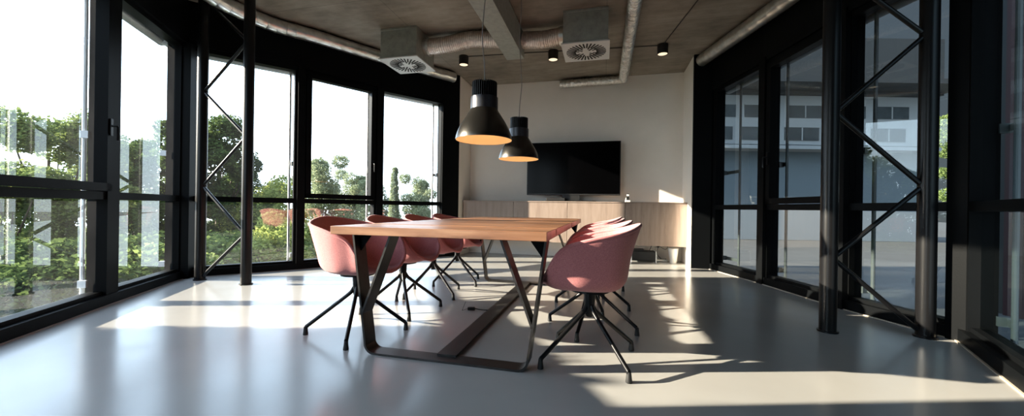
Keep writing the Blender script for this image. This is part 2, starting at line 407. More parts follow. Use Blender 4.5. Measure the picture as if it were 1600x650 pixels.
LN = ['tall left window behind the camera side', 'left window at the near corner', 'nearest left window with opening sash', 'second left window beside the lattice post',
      'window behind the lattice post', 'left window with opening sash past the post', 'last left window before the back wall']
spec = [dict(), dict(), dict(sash=True, wr=.03, rail_at=2.0), dict(wl=.03, rail_at=1.33), dict(wl=.05, rail_at=1.045), dict(sash=True, rail_at=1.0), dict(wr=.34, rail_at=1.0)]
for i in range(7):
    facet(LP[i], LP[i + 1], 'left', lab=LN[i], **spec[i])
RN = ['far right window next to the black end panel', 'right window with opening sash behind the round post', 'right window behind the lattice post',
      'nearest right window in deep shade', 'right window beside the camera', 'right window behind the camera side']
RQ = [RF0 + V * .05, RP[3], RP[4], RP[5], RP[6], RP[7], RP[8]]
rspec = [dict(wl=.07, rail_at=.36), dict(sash=True, rail_at=.14), dict(rail_at=.13, wr=.05), dict(rail_at=.16, wl=.07), dict(), dict()]
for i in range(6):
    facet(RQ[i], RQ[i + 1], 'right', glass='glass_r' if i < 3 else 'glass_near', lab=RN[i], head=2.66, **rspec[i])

def band(pts, side, z0, z1, d0, d1):
    """a closed band along a polyline"""
    mb = MB()
    def offs(d):
        res = []
        for i, p in enumerate(pts):
            ns = []
            for a, b in ((i - 1, i), (i, i + 1)):
                if a < 0 or b >= len(pts): continue
                e = (pts[b] - pts[a]).normalized()
                ns.append(V3(-e.y, e.x))
            n = sum(ns, V3(0, 0)).normalized(); n = n / max(.5, n.dot(ns[0]))
            res.append(p + n * d)
        return res
    a, b = offs(d0), offs(d1)
    for i in range(len(pts) - 1):
        mb.prism([V3(a[i].x, a[i].y, z0), V3(a[i + 1].x, a[i + 1].y, z0), V3(b[i + 1].x, b[i + 1].y, z0), V3(b[i].x, b[i].y, z0)], (0, 0, z1 - z0))
    return mb
mb = band(LP, 'left', HEAD, CEIL, 0, .2); struct('wall_left', mb, M['black'], smooth=0)
mb = band(RQ, 'right', 2.66, CEIL, 0, .2); struct('wall_right', mb, M['black'], smooth=0)
# posts at the corners of the facades
def post(p, w=.10, side=-1, name='trim_2', z1=HEAD, d=.20, rz=0.0):
    mb = MB(); m = Matrix.Translation(p) @ Matrix.Rotation(rz, 4, 'Z')
    mb.box((0, 0, z1 / 2), (w, d, z1), m); struct(name, mb, M['black'], smooth=0)
tn = 2
for p, w, d, rz in ((LP[1] + V3(-.06, 0), .16, .12, 0), (LP[2] + V3(-.07, -.02), .16, .12, .2), (LP[3] + V3(-.07, .0), .10, .15, .33), (LP[4] + V3(-.03, .02), .15, .16, .3),
                (LP[5] + V3(-.05, .07), .09, .17, .75), (LP[6] + V3(-.05, .07), .10, .17, .75),
                (RQ[1] + V3(.07, 0), .17, .11, 0), (RQ[2] + V3(.07, 0), .17, .12, 0), (RQ[3] + V3(.07, 0), .16, .15, .3), (RQ[4] + V3(.06, -.05), .17, .12, .4), (RQ[5] + V3(.08, 0), .16, .12, 0)):
    post(p, w, name='trim_%d' % tn, d=d, rz=rz); tn += 1
# black end panel of the left facade
e = (LP[7] - LP[6]).normalized(); nrm = V3(-e.y, e.x)
mb = MB(); mb.span(LP[7], e, nrm, -.33, 0, -.002, .18, 0, CEIL); struct('trim_%d' % tn, mb, M['black'], smooth=0); tn += 1

# thin pale sealant line where the right sill meets the floor
mb = band(RQ[:5], 'right', 0, .006, -.012, 0); struct('baseboard_right', mb, pbr('pale_sealant', (.50, .44, .35), .6), smooth=0)
mb = band(LP[2:], 'left', 0, .005, -.010, 0); struct('baseboard_left', mb, pbr('grey_sealant', (.30, .28, .25), .6), smooth=0)

# ---------------------------------------------------------------- lattice posts
def lattice(base_a, base_b, nodes_a, nodes_b, start, label):
    """two round posts and a zigzag of round bars between them"""
    t = empty('lattice_post', base_a.lerp(base_b, .5)); tag(t, label, 'post')
    for b in (base_a, base_b):
        mb = MB(); mb.tube([b, b + V3(0, 0, CEIL)], .052, 28); mb.tube([b, b + V3(0, 0, .012)], .064, 28)
        obj('pole', mb, M['column'], t)
    d = (base_b - base_a).normalized() * .05
    seq = []
    i = j = 0
    for k in range(len(nodes_a) + len(nodes_b)):
        if (k + start) % 2 == 0: seq.append((0, nodes_a[i])); i += 1
        else: seq.append((1, nodes_b[j])); j += 1
    for (s0, z0), (s1, z1) in zip(seq, seq[1:]):
        P = (base_a + d if s0 == 0 else base_b - d) + V3(0, 0, z0 + .022)
        Q = (base_a + d if s1 == 0 else base_b - d) + V3(0, 0, z1 - .022)
        mb = MB(); mb.tube([P, Q], .0165, 14); obj('diagonal_bar', mb, M['column'], t)
    return t
NA, NB = [.03, 1.06, 2.12, 3.16], [.535, 1.59, 2.62]
lattice(V3(-3.51, 4.25), V3(-2.85, 4.05), NA, NB, 0, 'black lattice post by the left windows with zigzag round bars')
lattice(V3(2.91, 2.64), V3(2.305, 2.735), NA, NB, 0, 'black lattice post by the right windows with zigzag round bars')

# ---------------------------------------------------------------- ceiling services
def ribbed(path, r, pitch, amp, seg=20, wob=0.0):
    """spiral or corrugated round duct"""
    path = [Vector(p) for p in path]
    pts = []; rr = []; acc = 0
    for a, b in zip(path, path[1:]):
        n = max(1, int((b - a).length / pitch))
        for k in range(n):
            p = a.lerp(b, k / n)
            pts.append(p); rr.append(r)
            pts.append(a.lerp(b, (k + .80) / n)); rr.append(r)
            pts.append(a.lerp(b, (k + .90) / n)); rr.append(r + amp)
    pts.append(path[-1]); rr.append(r)
    if wob: rr = [x + random.uniform(-wob, wob) for x in rr]
    mb = MB(); mb.tube(pts, rr, seg); return mb
def smooth_path(P, n=6):
    P = [Vector(p) for p in P]; out = []
    for i in range(len(P) - 1):
        p0, p1, p2, p3 = P[max(i - 1, 0)], P[i], P[i + 1], P[min(i + 2, len(P) - 1)]
        for k in range(n):
            t = k / n
            out.append(.5 * ((2 * p1) + (-p0 + p2) * t + (2 * p0 - 5 * p1 + 4 * p2 - p3) * t * t + (-p0 + 3 * p1 - 3 * p2 + p3) * t ** 3))
    out.append(P[-1]); return out
zc = CEIL - .10
mb = ribbed(smooth_path([(-2.25, -1.5, zc), (-2.45, 1.2, zc), (-3.0, 3.0, zc), (-3.28, 3.95, zc), (-3.05, 4.62, zc), (-2.62, 5.02, zc), (-2.02, 5.62, zc), (-1.03, 6.50, zc)], 5), .085, .16, .004)
tag(obj('spiral_duct', mb, M['galv']), 'galvanised spiral duct curving along the ceiling above the left windows', 'duct')
mb = ribbed([(2.79, 5.60, zc), (2.86, 4.0, zc), (2.83, 3.2, zc), (2.78, 2.55, zc), (2.02, 1.5, zc)], .088, .16, .003)
tag(obj('spiral_duct', mb, M['galv']), 'galvanised round duct along the ceiling above the right windows', 'duct')

def air_box(c, label, side):
    t = empty('air_diffuser', (c.x, c.y, 2.80), -TH); tag(t, label, 'air vent', 'ceiling air diffusers')
    mb = MB(); mb.box((0, 0, .21), (.52, .52, .38)); mb.box((0, -.262, .385), (.52, .012, .03)); mb.box((0, 0, .022), (.53, .53, .02))
    obj('plenum_box', mb, M['galv_box'], t, smooth=0, bevel=.004, local=True)
    mb = MB(); mb.box((0, 0, .004), (.56, .56, .014)); pl = obj('faceplate', mb, M['plate'], t, smooth=0, local=True)
    mb = MB(); mb.tube([(side * .25, 0, .22), (side * .33, 0, .22)], .112, 24); mb.tube([(side * .30, 0, .22), (side * .315, 0, .22)], .118, 24)
    obj('duct_collar', mb, M['galv'], t, local=True)
    mb = MB()
    for k in range(32):
        m = Matrix.Rotation(2 * PI * (k + .5) / 32, 4, 'Z')
        r0 = .055 if k % 8 == 3 else (.085 if k % 4 == 1 else .125)
        mb.box(((r0 + .24) / 2, 0, -.0045), (.24 - r0, .018, .004), m)
    o = obj('slots', mb, M['slot'], pl, smooth=0, local=True)
    return t
A1 = V3(-1.455, 5.17); A2 = V3(.885, 4.64)
air_box(A1, 'square air diffuser box with radial slots nearest the left windows', 1)
air_box(A2, 'square air diffuser box with radial slots right of the pendant lamps', -1)
# rectangular duct
DQ = V3(.02, 5.05)
t = empty('rectangular_duct', (DQ.x - U.x * 3, DQ.y - U.y * 3, CEIL - .35), -TH)
tag(t, 'rectangular grey sheet metal duct running under the middle of the ceiling', 'duct')
mb = MB(); mb.box((0, 2.0, .165), (.235, 1.98, .33)); obj('duct_section', mb, M['galv_box'], t, smooth=0, bevel=.003, local=True)
mb = MB(); mb.box((0, -.5, .165), (.235, 2.98, .33)); obj('duct_section', mb, M['galv_box'], t, smooth=0, bevel=.003, local=True)
mb = MB(); mb.box((0, 1.0, .165), (.262, .035, .345)); obj('joint_flange', mb, M['galv'], t, smooth=0, local=True)
# flexible ducts from the rectangular duct to the boxes
ev = V3(math.cos(TH), -math.sin(TH))
pA = A1 + ev * .31 + V3(0, 0, 3.02); pB = V3(-.13, 4.93, 3.06)
mb = ribbed(smooth_path([pA, pA.lerp(pB, .3) + V3(0, 0, .015), pA.lerp(pB, .6) + V3(0, 0, .05), pB], 6), .104, .022, .006, 22, .0015)
tag(obj('flexible_duct', mb, M['flex']), 'ribbed flexible duct feeding the diffuser box on the left', 'duct')
pC = V3(.12, 4.88, 3.04); pD = A2 - ev * .31 + V3(0, 0, 3.02)
mb = ribbed(smooth_path([pC, pC.lerp(pD, .5) + V3(0, 0, -.02), pD], 6), .104, .022, .006, 22, .0015)
tag(obj('flexible_duct', mb, M['flex']), 'ribbed flexible duct feeding the diffuser box on the right', 'duct')
# foil pipe
Pf = V3(1.885, 6.48)
mb = ribbed([tuple(Pf - U * 5 + V3(0, 0, 3.115)), tuple(Pf + V3(0, 0, 3.115))], .074, .03, .003, 20, .002)
tag(obj('foil_pipe', mb, M['foil']), 'crinkled silver foil pipe running along the ceiling towards the back wall', 'pipe')
Pe = BL + V * 1.72 - U * .09
mb = ribbed([tuple(Pe + V3(0, 0, 3.10)), tuple(Pf - V * .03 + V3(0, 0, 3.10))], .070, .03, .003, 20, .004)
tag(obj('foil_pipe', mb, M['foil']), 'short crinkled foil pipe lying across the top of the back wall', 'pipe')

# ceiling spots and their conduit
spots = [V3(-.78, 5.83), V3(.577, 5.58), V3(2.095, 5.32)]
slab_ = ['black cylindrical ceiling spot left of the rectangular duct', 'black cylindrical ceiling spot beside the right diffuser box', 'black cylindrical ceiling spot nearest the right windows']
def make_spot():
    t = empty('ceiling_spotlight', (*spots[0].xy, CEIL)); tag(t, slab_[0], 'spotlight', 'black ceiling spots')
    mb = MB(); mb.lathe([(.0, 0), (.074, 0), (.074, -.135), (.066, -.135), (.064, -.10), (0, -.10)], seg=32); obj('housing', mb, M['plastic_black'], t, local=True)
    mb = MB(); mb.lathe([(.0, -.108), (.045, -.115), (.0645, -.128)], seg=32); obj('lens', mb, M['led'], t, local=True)
    return t
sp0 = make_spot()
for p, l in zip(spots[1:], slab_[1:]): copy_thing(sp0, V3(p.x, p.y, CEIL), 0, l)
for a, b, l in ((spots[0], spots[1], 'thin dark cable along the ceiling between the left and middle spots'), (spots[1], spots[2], 'thin dark cable along the ceiling between the middle and right spots'),
                (spots[2], spots[2] - V3(.27, 1.9) * -1 * -1 + V3(.15, 0), 'thin dark cable running forward from the right ceiling spot')):
    e = (b - a).normalized() * .07
    mb = MB(); mb.tube([a + e + V3(0, 0, CEIL - .008), b - e + V3(0, 0, CEIL - .008)], .006, 8)
    tag(obj('ceiling_cable', mb, M['plastic_black']), l, 'cable', 'ceiling cables')

# ---------------------------------------------------------------- pendants
def make_pendant():
    t = empty('pendant_lamp', (0, 0, 1.352)); tag(t, 'x', 'pendant lamp', 'industrial pendants above the table')
    prof = [(.205, 0), (.2045, .012), (.199, .035), (.189, .065), (.175, .095), (.155, .13), (.136, .16), (.117, .19), (.102, .212), (.098, .222)]
    mb = MB(); mb.lathe([(.2035, .0)] + prof + [(.0, .222)], seg=64); sh = obj('lamp_shade', mb, M['lamp_shade'], t, local=True)
    mb = MB(); mb.lathe([(r - .003, z + .001) for r, z in prof[:-1]] + [(.094, .216), (0, .216)], seg=64); tag(obj('reflector', mb, M['lamp_in'], sh, local=True), 'warm golden inside of the shade')
    mb = MB(); mb.lathe([(.090, .222), (.099, .222), (.099, .308), (.090, .308), (.0, .308)], seg=48); obj('collar', mb, M['collar'], t, local=True)
    mb = MB(); mb.lathe([(.062, .308), (.062, .415), (0, .415)], seg=32)
    for k in range(36):
        m = Matrix.Rotation(2 * PI * k / 36, 4, 'Z'); mb.box((.073, 0, .363), (.036, .0045, .112), m)
    obj('heat_sink', mb, M['sink'], t, smooth=30, local=True)
    mb = MB(); mb.lathe([(0, .13), (.03, .135), (.045, .16), (.035, .19), (.02, .216)], seg=24); obj('bulb', mb, M['bulb'], t, local=True)
    h = CEIL - 1.352
    mb = MB(); mb.tube(smooth_path([(.0, 0, .41), (.004, 0, .55), (.022, 0, .75), (.012, 0, .95), (-.008, 0, 1.2), (.006, 0, 1.5), (0, 0, h)], 5), .0042, 8); obj('cable', mb, M['cable'], t, local=True)
    mb = MB(); mb.lathe([(0, h - .03), (.04, h - .03), (.045, h)], seg=24); obj('ceiling_rose', mb, M['plastic_black'], t, local=True)
    return t
p1 = make_pendant(); p1.location = (-.212, 2.74, 1.352); p1.rotation_euler = (0, 0, PI); p1['label'] = 'larger looking dark metal pendant lamp above the near half of the table'
p2 = copy_thing(p1, V3(.060, 3.85, 1.362), .4, 'dark metal pendant lamp above the far half of the table, before the television')
for p in (p1, p2):
    ld = bpy.data.lights.new('pendant_bulb_light', 'POINT'); ld.energy = .4; ld.color = (1, .68, .38); ld.shadow_soft_size = .04
    lo = bpy.data.objects.new('pendant_bulb_light', ld); COL.objects.link(lo); lo.location = p.location + V3(0, 0, .09)

# ---------------------------------------------------------------- back wall furniture
CF = BL - U * .42 + V * .02
t = empty('wall_sideboard', tuple(BL + V * 1.9 - U * .2 + V3(0, 0, .28)), -TH)
tag(t, 'long wall-hung pale oak sideboard under the television', 'sideboard')
mb = MB(); mb.span(CF, V, U, .0, 3.78, .03, .42, .29, .972); obj('carcass', mb, M['oak'], t, smooth=0)
mb = MB(); mb.span(CF, V, U, .0, 3.78, .0, .42, .972, .99); obj('top_panel', mb, M['oak'], t, smooth=0, bevel=.002)
for k in range(4):
    mb = MB(); mb.span(CF, V, U, .945 * k + .003, .945 * (k + 1) - .003, .008, .028, .283, .968); obj('door', mb, M['oak'], t, smooth=0, bevel=.0015)
# television
TC = BL - U * .20 + V * 1.97
t = empty('television', (*TC.xy, .99), -TH); tag(t, 'large flat black television standing on the oak sideboard', 'television')
mb = MB(); mb.box((0, .02, .58), (1.625, .045, .935)); obj('casing', mb, M['plastic_black'], t, smooth=0, bevel=.004, local=True)
mb = MB(); mb.box((0, -.005, .588), (1.595, .004, .895)); obj('screen', mb, M['screen'], t, smooth=0, local=True)
mb = MB(); mb.box((-.02, .03, .07), (.30, .05, .10)); mb.box((-.02, -.02, .008), (.86, .24, .012)); obj('stand', mb, M['plastic_black'], t, smooth=0, bevel=.003, local=True)
mb = MB(); p = BL - U * .36 + V * 1.72
mb.span(p, V, U, -.18, .14, 0, .10, .997, 1.052); tag(obj('media_box', mb, M['plastic_black'], smooth=0, bevel=.004), 'small black media box in front of the television stand', 'media box')
# handset in its cradle
p = BL - U * .30 + V * 2.90
t = empty('cordless_phone', (*p.xy, .99), -TH); tag(t, 'small cordless phone in a pale cradle on the sideboard right of the television', 'phone')
mb = MB(); mb.box((0, 0, .015), (.085, .075, .03)); mb.box((0, .022, .045), (.07, .02, .05)); obj('cradle', mb, M['plastic_white'], t, smooth=0, bevel=.006, local=True)
mb = MB(); m = Matrix.Rotation(-.15, 4, 'X'); mb.box((0, 0, .085), (.046, .02, .125), m); h = obj('handset', mb, M['plastic_black'], t, smooth=0, bevel=.006, local=True)
mb = MB(); mb.box((0, -.0105, .115), (.036, .003, .03), m); obj('display', mb, M['plastic_white'], h, smooth=0, local=True)
# things on the floor below the sideboard
p = BL - U * .22 + V * 3.16
t = empty('black_storage_box', (*p.xy, 0), -TH); tag(t, 'low black box with pale metal side brackets on the floor under the sideboard', 'box')
mb = MB(); mb.box((0, 0, .105), (.37, .28, .15)); obj('body', mb, M['plastic_black'], t, smooth=0, bevel=.004, local=True)
for s in (-1, 1):
    mb = MB(); mb.box((s * .193, -.13, .095), (.014, .014, .19)); mb.box((s * .193, .13, .095), (.014, .014, .19)); mb.box((s * .193, 0, .186), (.014, .26, .012)); obj('side_bracket', mb, M['rail'], t, smooth=0, local=True)
mb = MB(); mb.box((-.1, 0, .196), (.22, .2, .028)); tag(obj('remote_tray', mb, M['plastic_black'], None, smooth=0, bevel=.004), 'thin black device lying on top of the low black box', 'device')
bpy.data.objects['remote_tray'].location = (p.x, p.y, 0); bpy.data.objects['remote_tray'].rotation_euler = (0, 0, -TH)
p = BL - U * .012 + V * 3.42
t = empty('wall_socket', (*p.xy, .25), -TH); tag(t, 'white wall socket with a black plug low on the back wall under the sideboard', 'socket')
mb = MB(); mb.box((0, 0, 0), (.085, .014, .085)); obj('faceplate', mb, M['plastic_white'], t, smooth=0, bevel=.003, local=True)
mb = MB(); mb.box((0, -.03, 0), (.04, .045, .04)); obj('plug', mb, M['plastic_black'], t, smooth=0, bevel=.004, local=True)
q = BL - U * .06 + V * 3.42
mb = MB(); mb.tube(smooth_path([q + V3(0, 0, .24), q - U * .03 + V3(-.02, 0, .12), q - U * .03 + V3(.05, 0, .025), q - V * .1 - U * .05 + V3(0, 0, .008), q - V * .17 - U * .02 + V3(0, 0, .06), q - V * .1 + V3(0, 0, .27)], 6), .005, 6)
tag(obj('power_cable', mb, M['plastic_black']), 'black power cable looping from the socket to the floor under the sideboard', 'cable')
mb = MB(); mb.tube(smooth_path([q + V * .02 + V3(0, 0, .25), q + V * .12 + V3(0, 0, .20), q + V * .17 + V3(0, 0, .28)], 6), .004, 6)
tag(obj('power_cable', mb, M['plastic_black']), 'short black cable from the socket up behind the sideboard', 'cable')
q = BL - U * .13 + V * 3.44
t = empty('power_strip', (*q.xy, 0), -TH - .2); tag(t, 'white power strip lying on the floor under the sideboard', 'power strip')
mb = MB(); mb.box((0, 0, .022), (.24, .055, .04)); obj('housing', mb, M['plastic_white'], t, smooth=0, bevel=.008, local=True)
mb = MB(); mb.box((.09, 0, .045), (.02, .015, .01)); obj('switch', mb, M['plastic_black'], t, smooth=0, local=True)
q = BL - U * .24 + V * 3.63
mb = MB(); mb.lathe([(0, 0), (.05, 0), (.055, .02), (.075, .2), (.078, .24), (.07, .24), (.05, .03), (0, .03)], (q.x, q.y, 0), 28)
tag(obj('waste_bin', mb, M['plastic_white']), 'small white bin on the floor at the right end under the sideboard', 'bin')

# ---------------------------------------------------------------- meeting table
TW, TL, TT = 1.20, 2.684, .75
A0 = V3(.168, 1.786); TCn = A0 - V * TW / 2 + U * TL / 2
t = empty('meeting_table', (TCn.x, TCn.y, 0), -TH); tag(t, 'long rustic oak meeting table on bent black steel legs', 'table')
mb = MB(); gaps = [0, .34, .385, .68, .97, 1.17, 1.37, 1.44, 1.80, 2.10, 2.40, TL]
for a, b in zip(gaps, gaps[1:]):
    if b - a < .1: continue
    y0, y1 = -TL / 2 + a + (.004 if a else 0), -TL / 2 + b - (.004 if b < TL else 0)
    mb.box((0, (y0 + y1) / 2, TT - .0225), (TW, y1 - y0, .045))
obj('tabletop', mb, M['table_wood'], t, smooth=0, bevel=.0025, local=True)
M['seam'] = pbr('dark_seam_wood', (.07, .035, .02), .5, noise=.3, nscale=12)
for a, b in ((.34, .385), (1.37, 1.44)):
    mb = MB(); mb.box((0, -TL / 2 + (a + b) / 2, TT - .0245), (TW - .004, b - a - .006, .041))
    tag(obj('seam_strip', mb, M['seam'], t, smooth=0, local=True), 'dark brown strip between the boards')
mb = MB(); mb.box((0, 0, TT - .033), (TW - .02, TL - .02, .020)); obj('subframe', mb, M['black'], t, smooth=0, local=True)
mb = MB(); mb.prism([(.135, -TL / 2 - .0015, .735), (.165, -TL / 2 - .0015, .748), (.175, -TL / 2 - .0015, .712), (.15, -TL / 2 - .0015, .706), (.128, -TL / 2 - .0015, .716)], (0, .01, 0))
def bar2(mb, p, q, thick, w, y):
    """flat bar in the x-z plane from p to q, w wide along y"""
    p, q = Vector((p[0], 0, p[1])), Vector((q[0], 0, q[1])); d = (q - p).normalized(); n = Vector((-d.z, 0, d.x)) * thick / 2
    mb.prism([p + n + V3(0, y - w / 2), q + n + V3(0, y - w / 2), q - n + V3(0, y - w / 2), p - n + V3(0, y - w / 2)], (0, w, 0))
def leg_frame(y, lab):
    bt = .012; w = .10
    # centre line of the bent bar: top left, down, rounded corner, along the floor, up
    pts = [(-.572, TT - .045), (-.485, .075)]
    for k in range(1, 8):
        a = PI + .10 + (PI / 2 - .10) * k / 7
        pts.append((-.425 + .06 * math.cos(a), .066 + .06 * math.sin(a)))
    pts = pts + [(-x, z) for x, z in reversed(pts)]
    mb = MB(); n = len(pts); out = []; inn = []
    for i in range(n):
        a = Vector(pts[max(i - 1, 0)]); b = Vector(pts[min(i + 1, n - 1)]); d = (b - a).normalized(); nn = Vector((-d.y, d.x)) * bt / 2
        c = Vector(pts[i]); out.append(c + nn); inn.append(c - nn)
    for i in range(n - 1):
        q = [out[i], out[i + 1], inn[i + 1], inn[i]]
        mb.prism([V3(p.x, y - w / 2, p.y) for p in q], (0, w, 0))
    f = obj('leg_frame', mb, M['steel'], t, smooth=50, local=True)
    for s in (-1, 1):
        mb = MB(); bar2(mb, (s * .505, .235), (s * .325, TT - .045), bt, w, y); obj('strut', mb, M['steel'], f, smooth=0, local=True)
        mb = MB(); mb.prism([(s * .568, y - .003, TT - .046), (s * .47, y - .003, TT - .046), (s * .550, y - .003, TT - .155)], (0, .006, 0)); obj('gusset', mb, M['black'], f, smooth=0, local=True)
ins = .205
leg_frame(-TL / 2 + ins, 'near'); leg_frame(TL / 2 - ins, 'far')
mb = MB(); mb.box((0, 0, .017), (.115, TL - 2 * ins - .04, .010)); obj('floor_beam', mb, M['steel'], t, smooth=0, local=True)

# floor socket under the table
t = empty('floor_plug', (-.33, 3.17, 0), .1); tag(t, 'small black plug with a thin cable end on the floor under the table', 'plug')
mb = MB(); mb.box((0, 0, .012), (.062, .03, .024)); obj('plug_body', mb, M['plastic_black'], t, smooth=0, bevel=.004, local=True)
mb = MB(); mb.tube(smooth_path([(.03, 0, .012), (.07, -.01, .006), (.13, -.03, .005), (.2, -.02, .005)], 4), .004, 6); mb.tube([(-.03, 0, .012), (-.075, -.03, .006), (-.05, .08, .05)], .0022, 6)
obj('cable', mb, M['plastic_black'], t, local=True)

# ---------------------------------------------------------------- armchairs
ST = {  # radial stations from the seat centre to the rim; x forward, y left, z up
 'front': [(0, 0, .432), (.08, 0, .430), (.15, 0, .434), (.20, 0, .440), (.235, 0, .443), (.258, 0, .440), (.268, 0, .432)],
 'fcorn': [(0, 0, .432), (.08, .07, .424), (.14, .125, .426), (.18, .165, .436), (.205, .190, .452), (.218, .206, .475), (.224, .218, .505)],
 'sfron': [(0, 0, .432), (.04, .09, .424), (.08, .165, .431), (.11, .212, .455), (.132, .240, .520), (.142, .258, .585), (.138, .272, .645)],
 'side':  [(0, 0, .432), (0, .10, .421), (0, .172, .432), (0, .222, .462), (.0, .250, .535), (.0, .274, .62), (.005, .292, .700)],
 'sback': [(0, 0, .432), (-.07, .07, .420), (-.12, .125, .430), (-.145, .170, .472), (-.154, .192, .560), (-.168, .212, .650), (-.182, .232, .742)],
 'back':  [(0, 0, .432), (-.09, 0, .420), (-.160, 0, .433), (-.197, 0, .478), (-.209, 0, .565), (-.234, 0, .670), (-.270, 0, .778)]}
def mir(l): return [(x, -y, z) for x, y, z in l]
keys = [ST['front'], ST['fcorn'], ST['sfron'], ST['side'], ST['sback'], ST['back'], mir(ST['sback']), mir(ST['side']), mir(ST['sfron']), mir(ST['fcorn'])]
def cr(p0, p1, p2, p3, t): return .5 * ((2 * p1) + (-p0 + p2) * t + (2 * p0 - 5 * p1 + 4 * p2 - p3) * t * t + (-p0 + 3 * p1 - 3 * p2 + p3) * t ** 3)
def shell_grid(nu=5, nv=3):
    K = [[Vector(p) for p in k] for k in keys]; n = len(K); cols = []
    for i in range(n):
        for a in range(nu):
            cols.append([cr(K[(i - 1) % n][j], K[i][j], K[(i + 1) % n][j], K[(i + 2) % n][j], a / nu) for j in range(7)])
    res = []
    for c in cols:
        r = []
        for j in range(6):
            p0, p1, p2, p3 = c[max(j - 1, 0)], c[j], c[j + 1], c[min(j + 2, 6)]
            for a in range(nv): r.append(cr(p0, p1, p2, p3, a / nv))
        r.append(c[6]); res.append(r)
    return res
def make_chair():
    t = empty('swivel_armchair', (0, 0, 0)); tag(t, 'x', 'armchair', 'pink swivel armchairs around the table')
    G = shell_grid(); nc, nr = len(G), len(G[0]); mb = MB()
    vs = [Vector((0, 0, .432))]; fs = []
    for c in G: vs += c[1:]
    m = nr - 1
    for i in range(nc):
        j = (i + 1) % nc
        fs.append((0, 1 + i * m, 1 + j * m))
        for k in range(m - 1): fs.append((1 + i * m + k, 1 + i * m + k + 1, 1 + j * m + k + 1, 1 + j * m + k))
    mb.add(vs, fs)
    sh = obj('seat_shell', mb, M['fabric'], t, smooth=180, local=True)
    so = sh.modifiers.new('solid', 'SOLIDIFY'); so.thickness = .020; so.offset = 0
    su = sh.modifiers.new('sub', 'SUBSURF'); su.levels = 1; su.render_levels = 1
    rim = [c[-1] for c in G]; mb = MB(); mb.tube(rim + [rim[0]], .0115, 8, cap=False); obj('rim_piping', mb, M['fabric'], sh, smooth=60, local=True)
    mb = MB(); mb.lathe([(0, .405), (.11, .405), (.11, .394), (.034, .388), (.030, .32), (.027, .262), (.018, .245), (0, .245)], seg=28); obj('swivel_stem', mb, M['column'], t, local=True)
    mb = MB(); mb.tube(smooth_path([(.010, 0, .335), (.030, 0, .292), (.07, 0, .250), (.295, 0, .072), (.318, 0, .054), (.322, 0, .034)], 4), [.0135] * 8 + [.0125] * 12 + [.0115], 12)
    lm = MB(); lm.lathe([(.0, .052), (.0115, .052), (.0135, .03), (.0165, .006), (.016, 0), (0, 0)], (.322, 0, 0), 16)
    legs = []
    for k in range(4):
        l = obj('leg', mb, M['column'], t, local=True) if k == 0 else legs[0].copy()
        if k: COL.objects.link(l)
        l.rotation_euler = (0, 0, k * PI / 2); legs.append(l)
        c = obj('foot_cap', lm, M['rubber'], l, local=True) if k == 0 else cap0.copy()
        if k == 0: cap0 = c
        else: COL.objects.link(c); c.parent = l
    return t
chair = make_chair()
seats = [ # x, y, facing, base angle, label
 (-1.046, 2.57, -TH - .06, 11.5, 'pink swivel armchair at the left of the table, nearest the camera'),
 (-.90, 3.13, -TH, 25, 'pink swivel armchair second from the camera on the left of the table'),
 (-.77, 3.72, -TH + .02, 47, 'pink swivel armchair third from the camera on the left of the table'),
 (-.62, 4.32, -TH - .02, 47, 'pink swivel armchair farthest from the camera on the left of the table'),
 (.455, 2.17, PI - TH, 26, 'pink swivel armchair at the right of the table, nearest the camera, seen in profile'),
 (.586, 2.735, PI - TH + .03, 62, 'pink swivel armchair second from the camera on the right of the table'),
 (.715, 3.34, PI - TH - .02, 66, 'pink swivel armchair third from the camera on the right of the table'),
 (.865, 3.95, PI - TH, 5, 'pink swivel armchair farthest from the camera on the right of the table')]
for i, (x, y, rz, ba, lab) in enumerate(seats):
    if i == 0: o = chair; o.location = (x, y, 0); o.rotation_euler = (0, 0, rz); o['label'] = lab
    else: o = copy_thing(chair, V3(x, y), rz, lab)
    k = 0
    for ch in o.children:
        if ch.name.startswith('leg'): ch.rotation_euler = (0, 0, math.radians(ba) - rz + k * PI / 2); k += 1

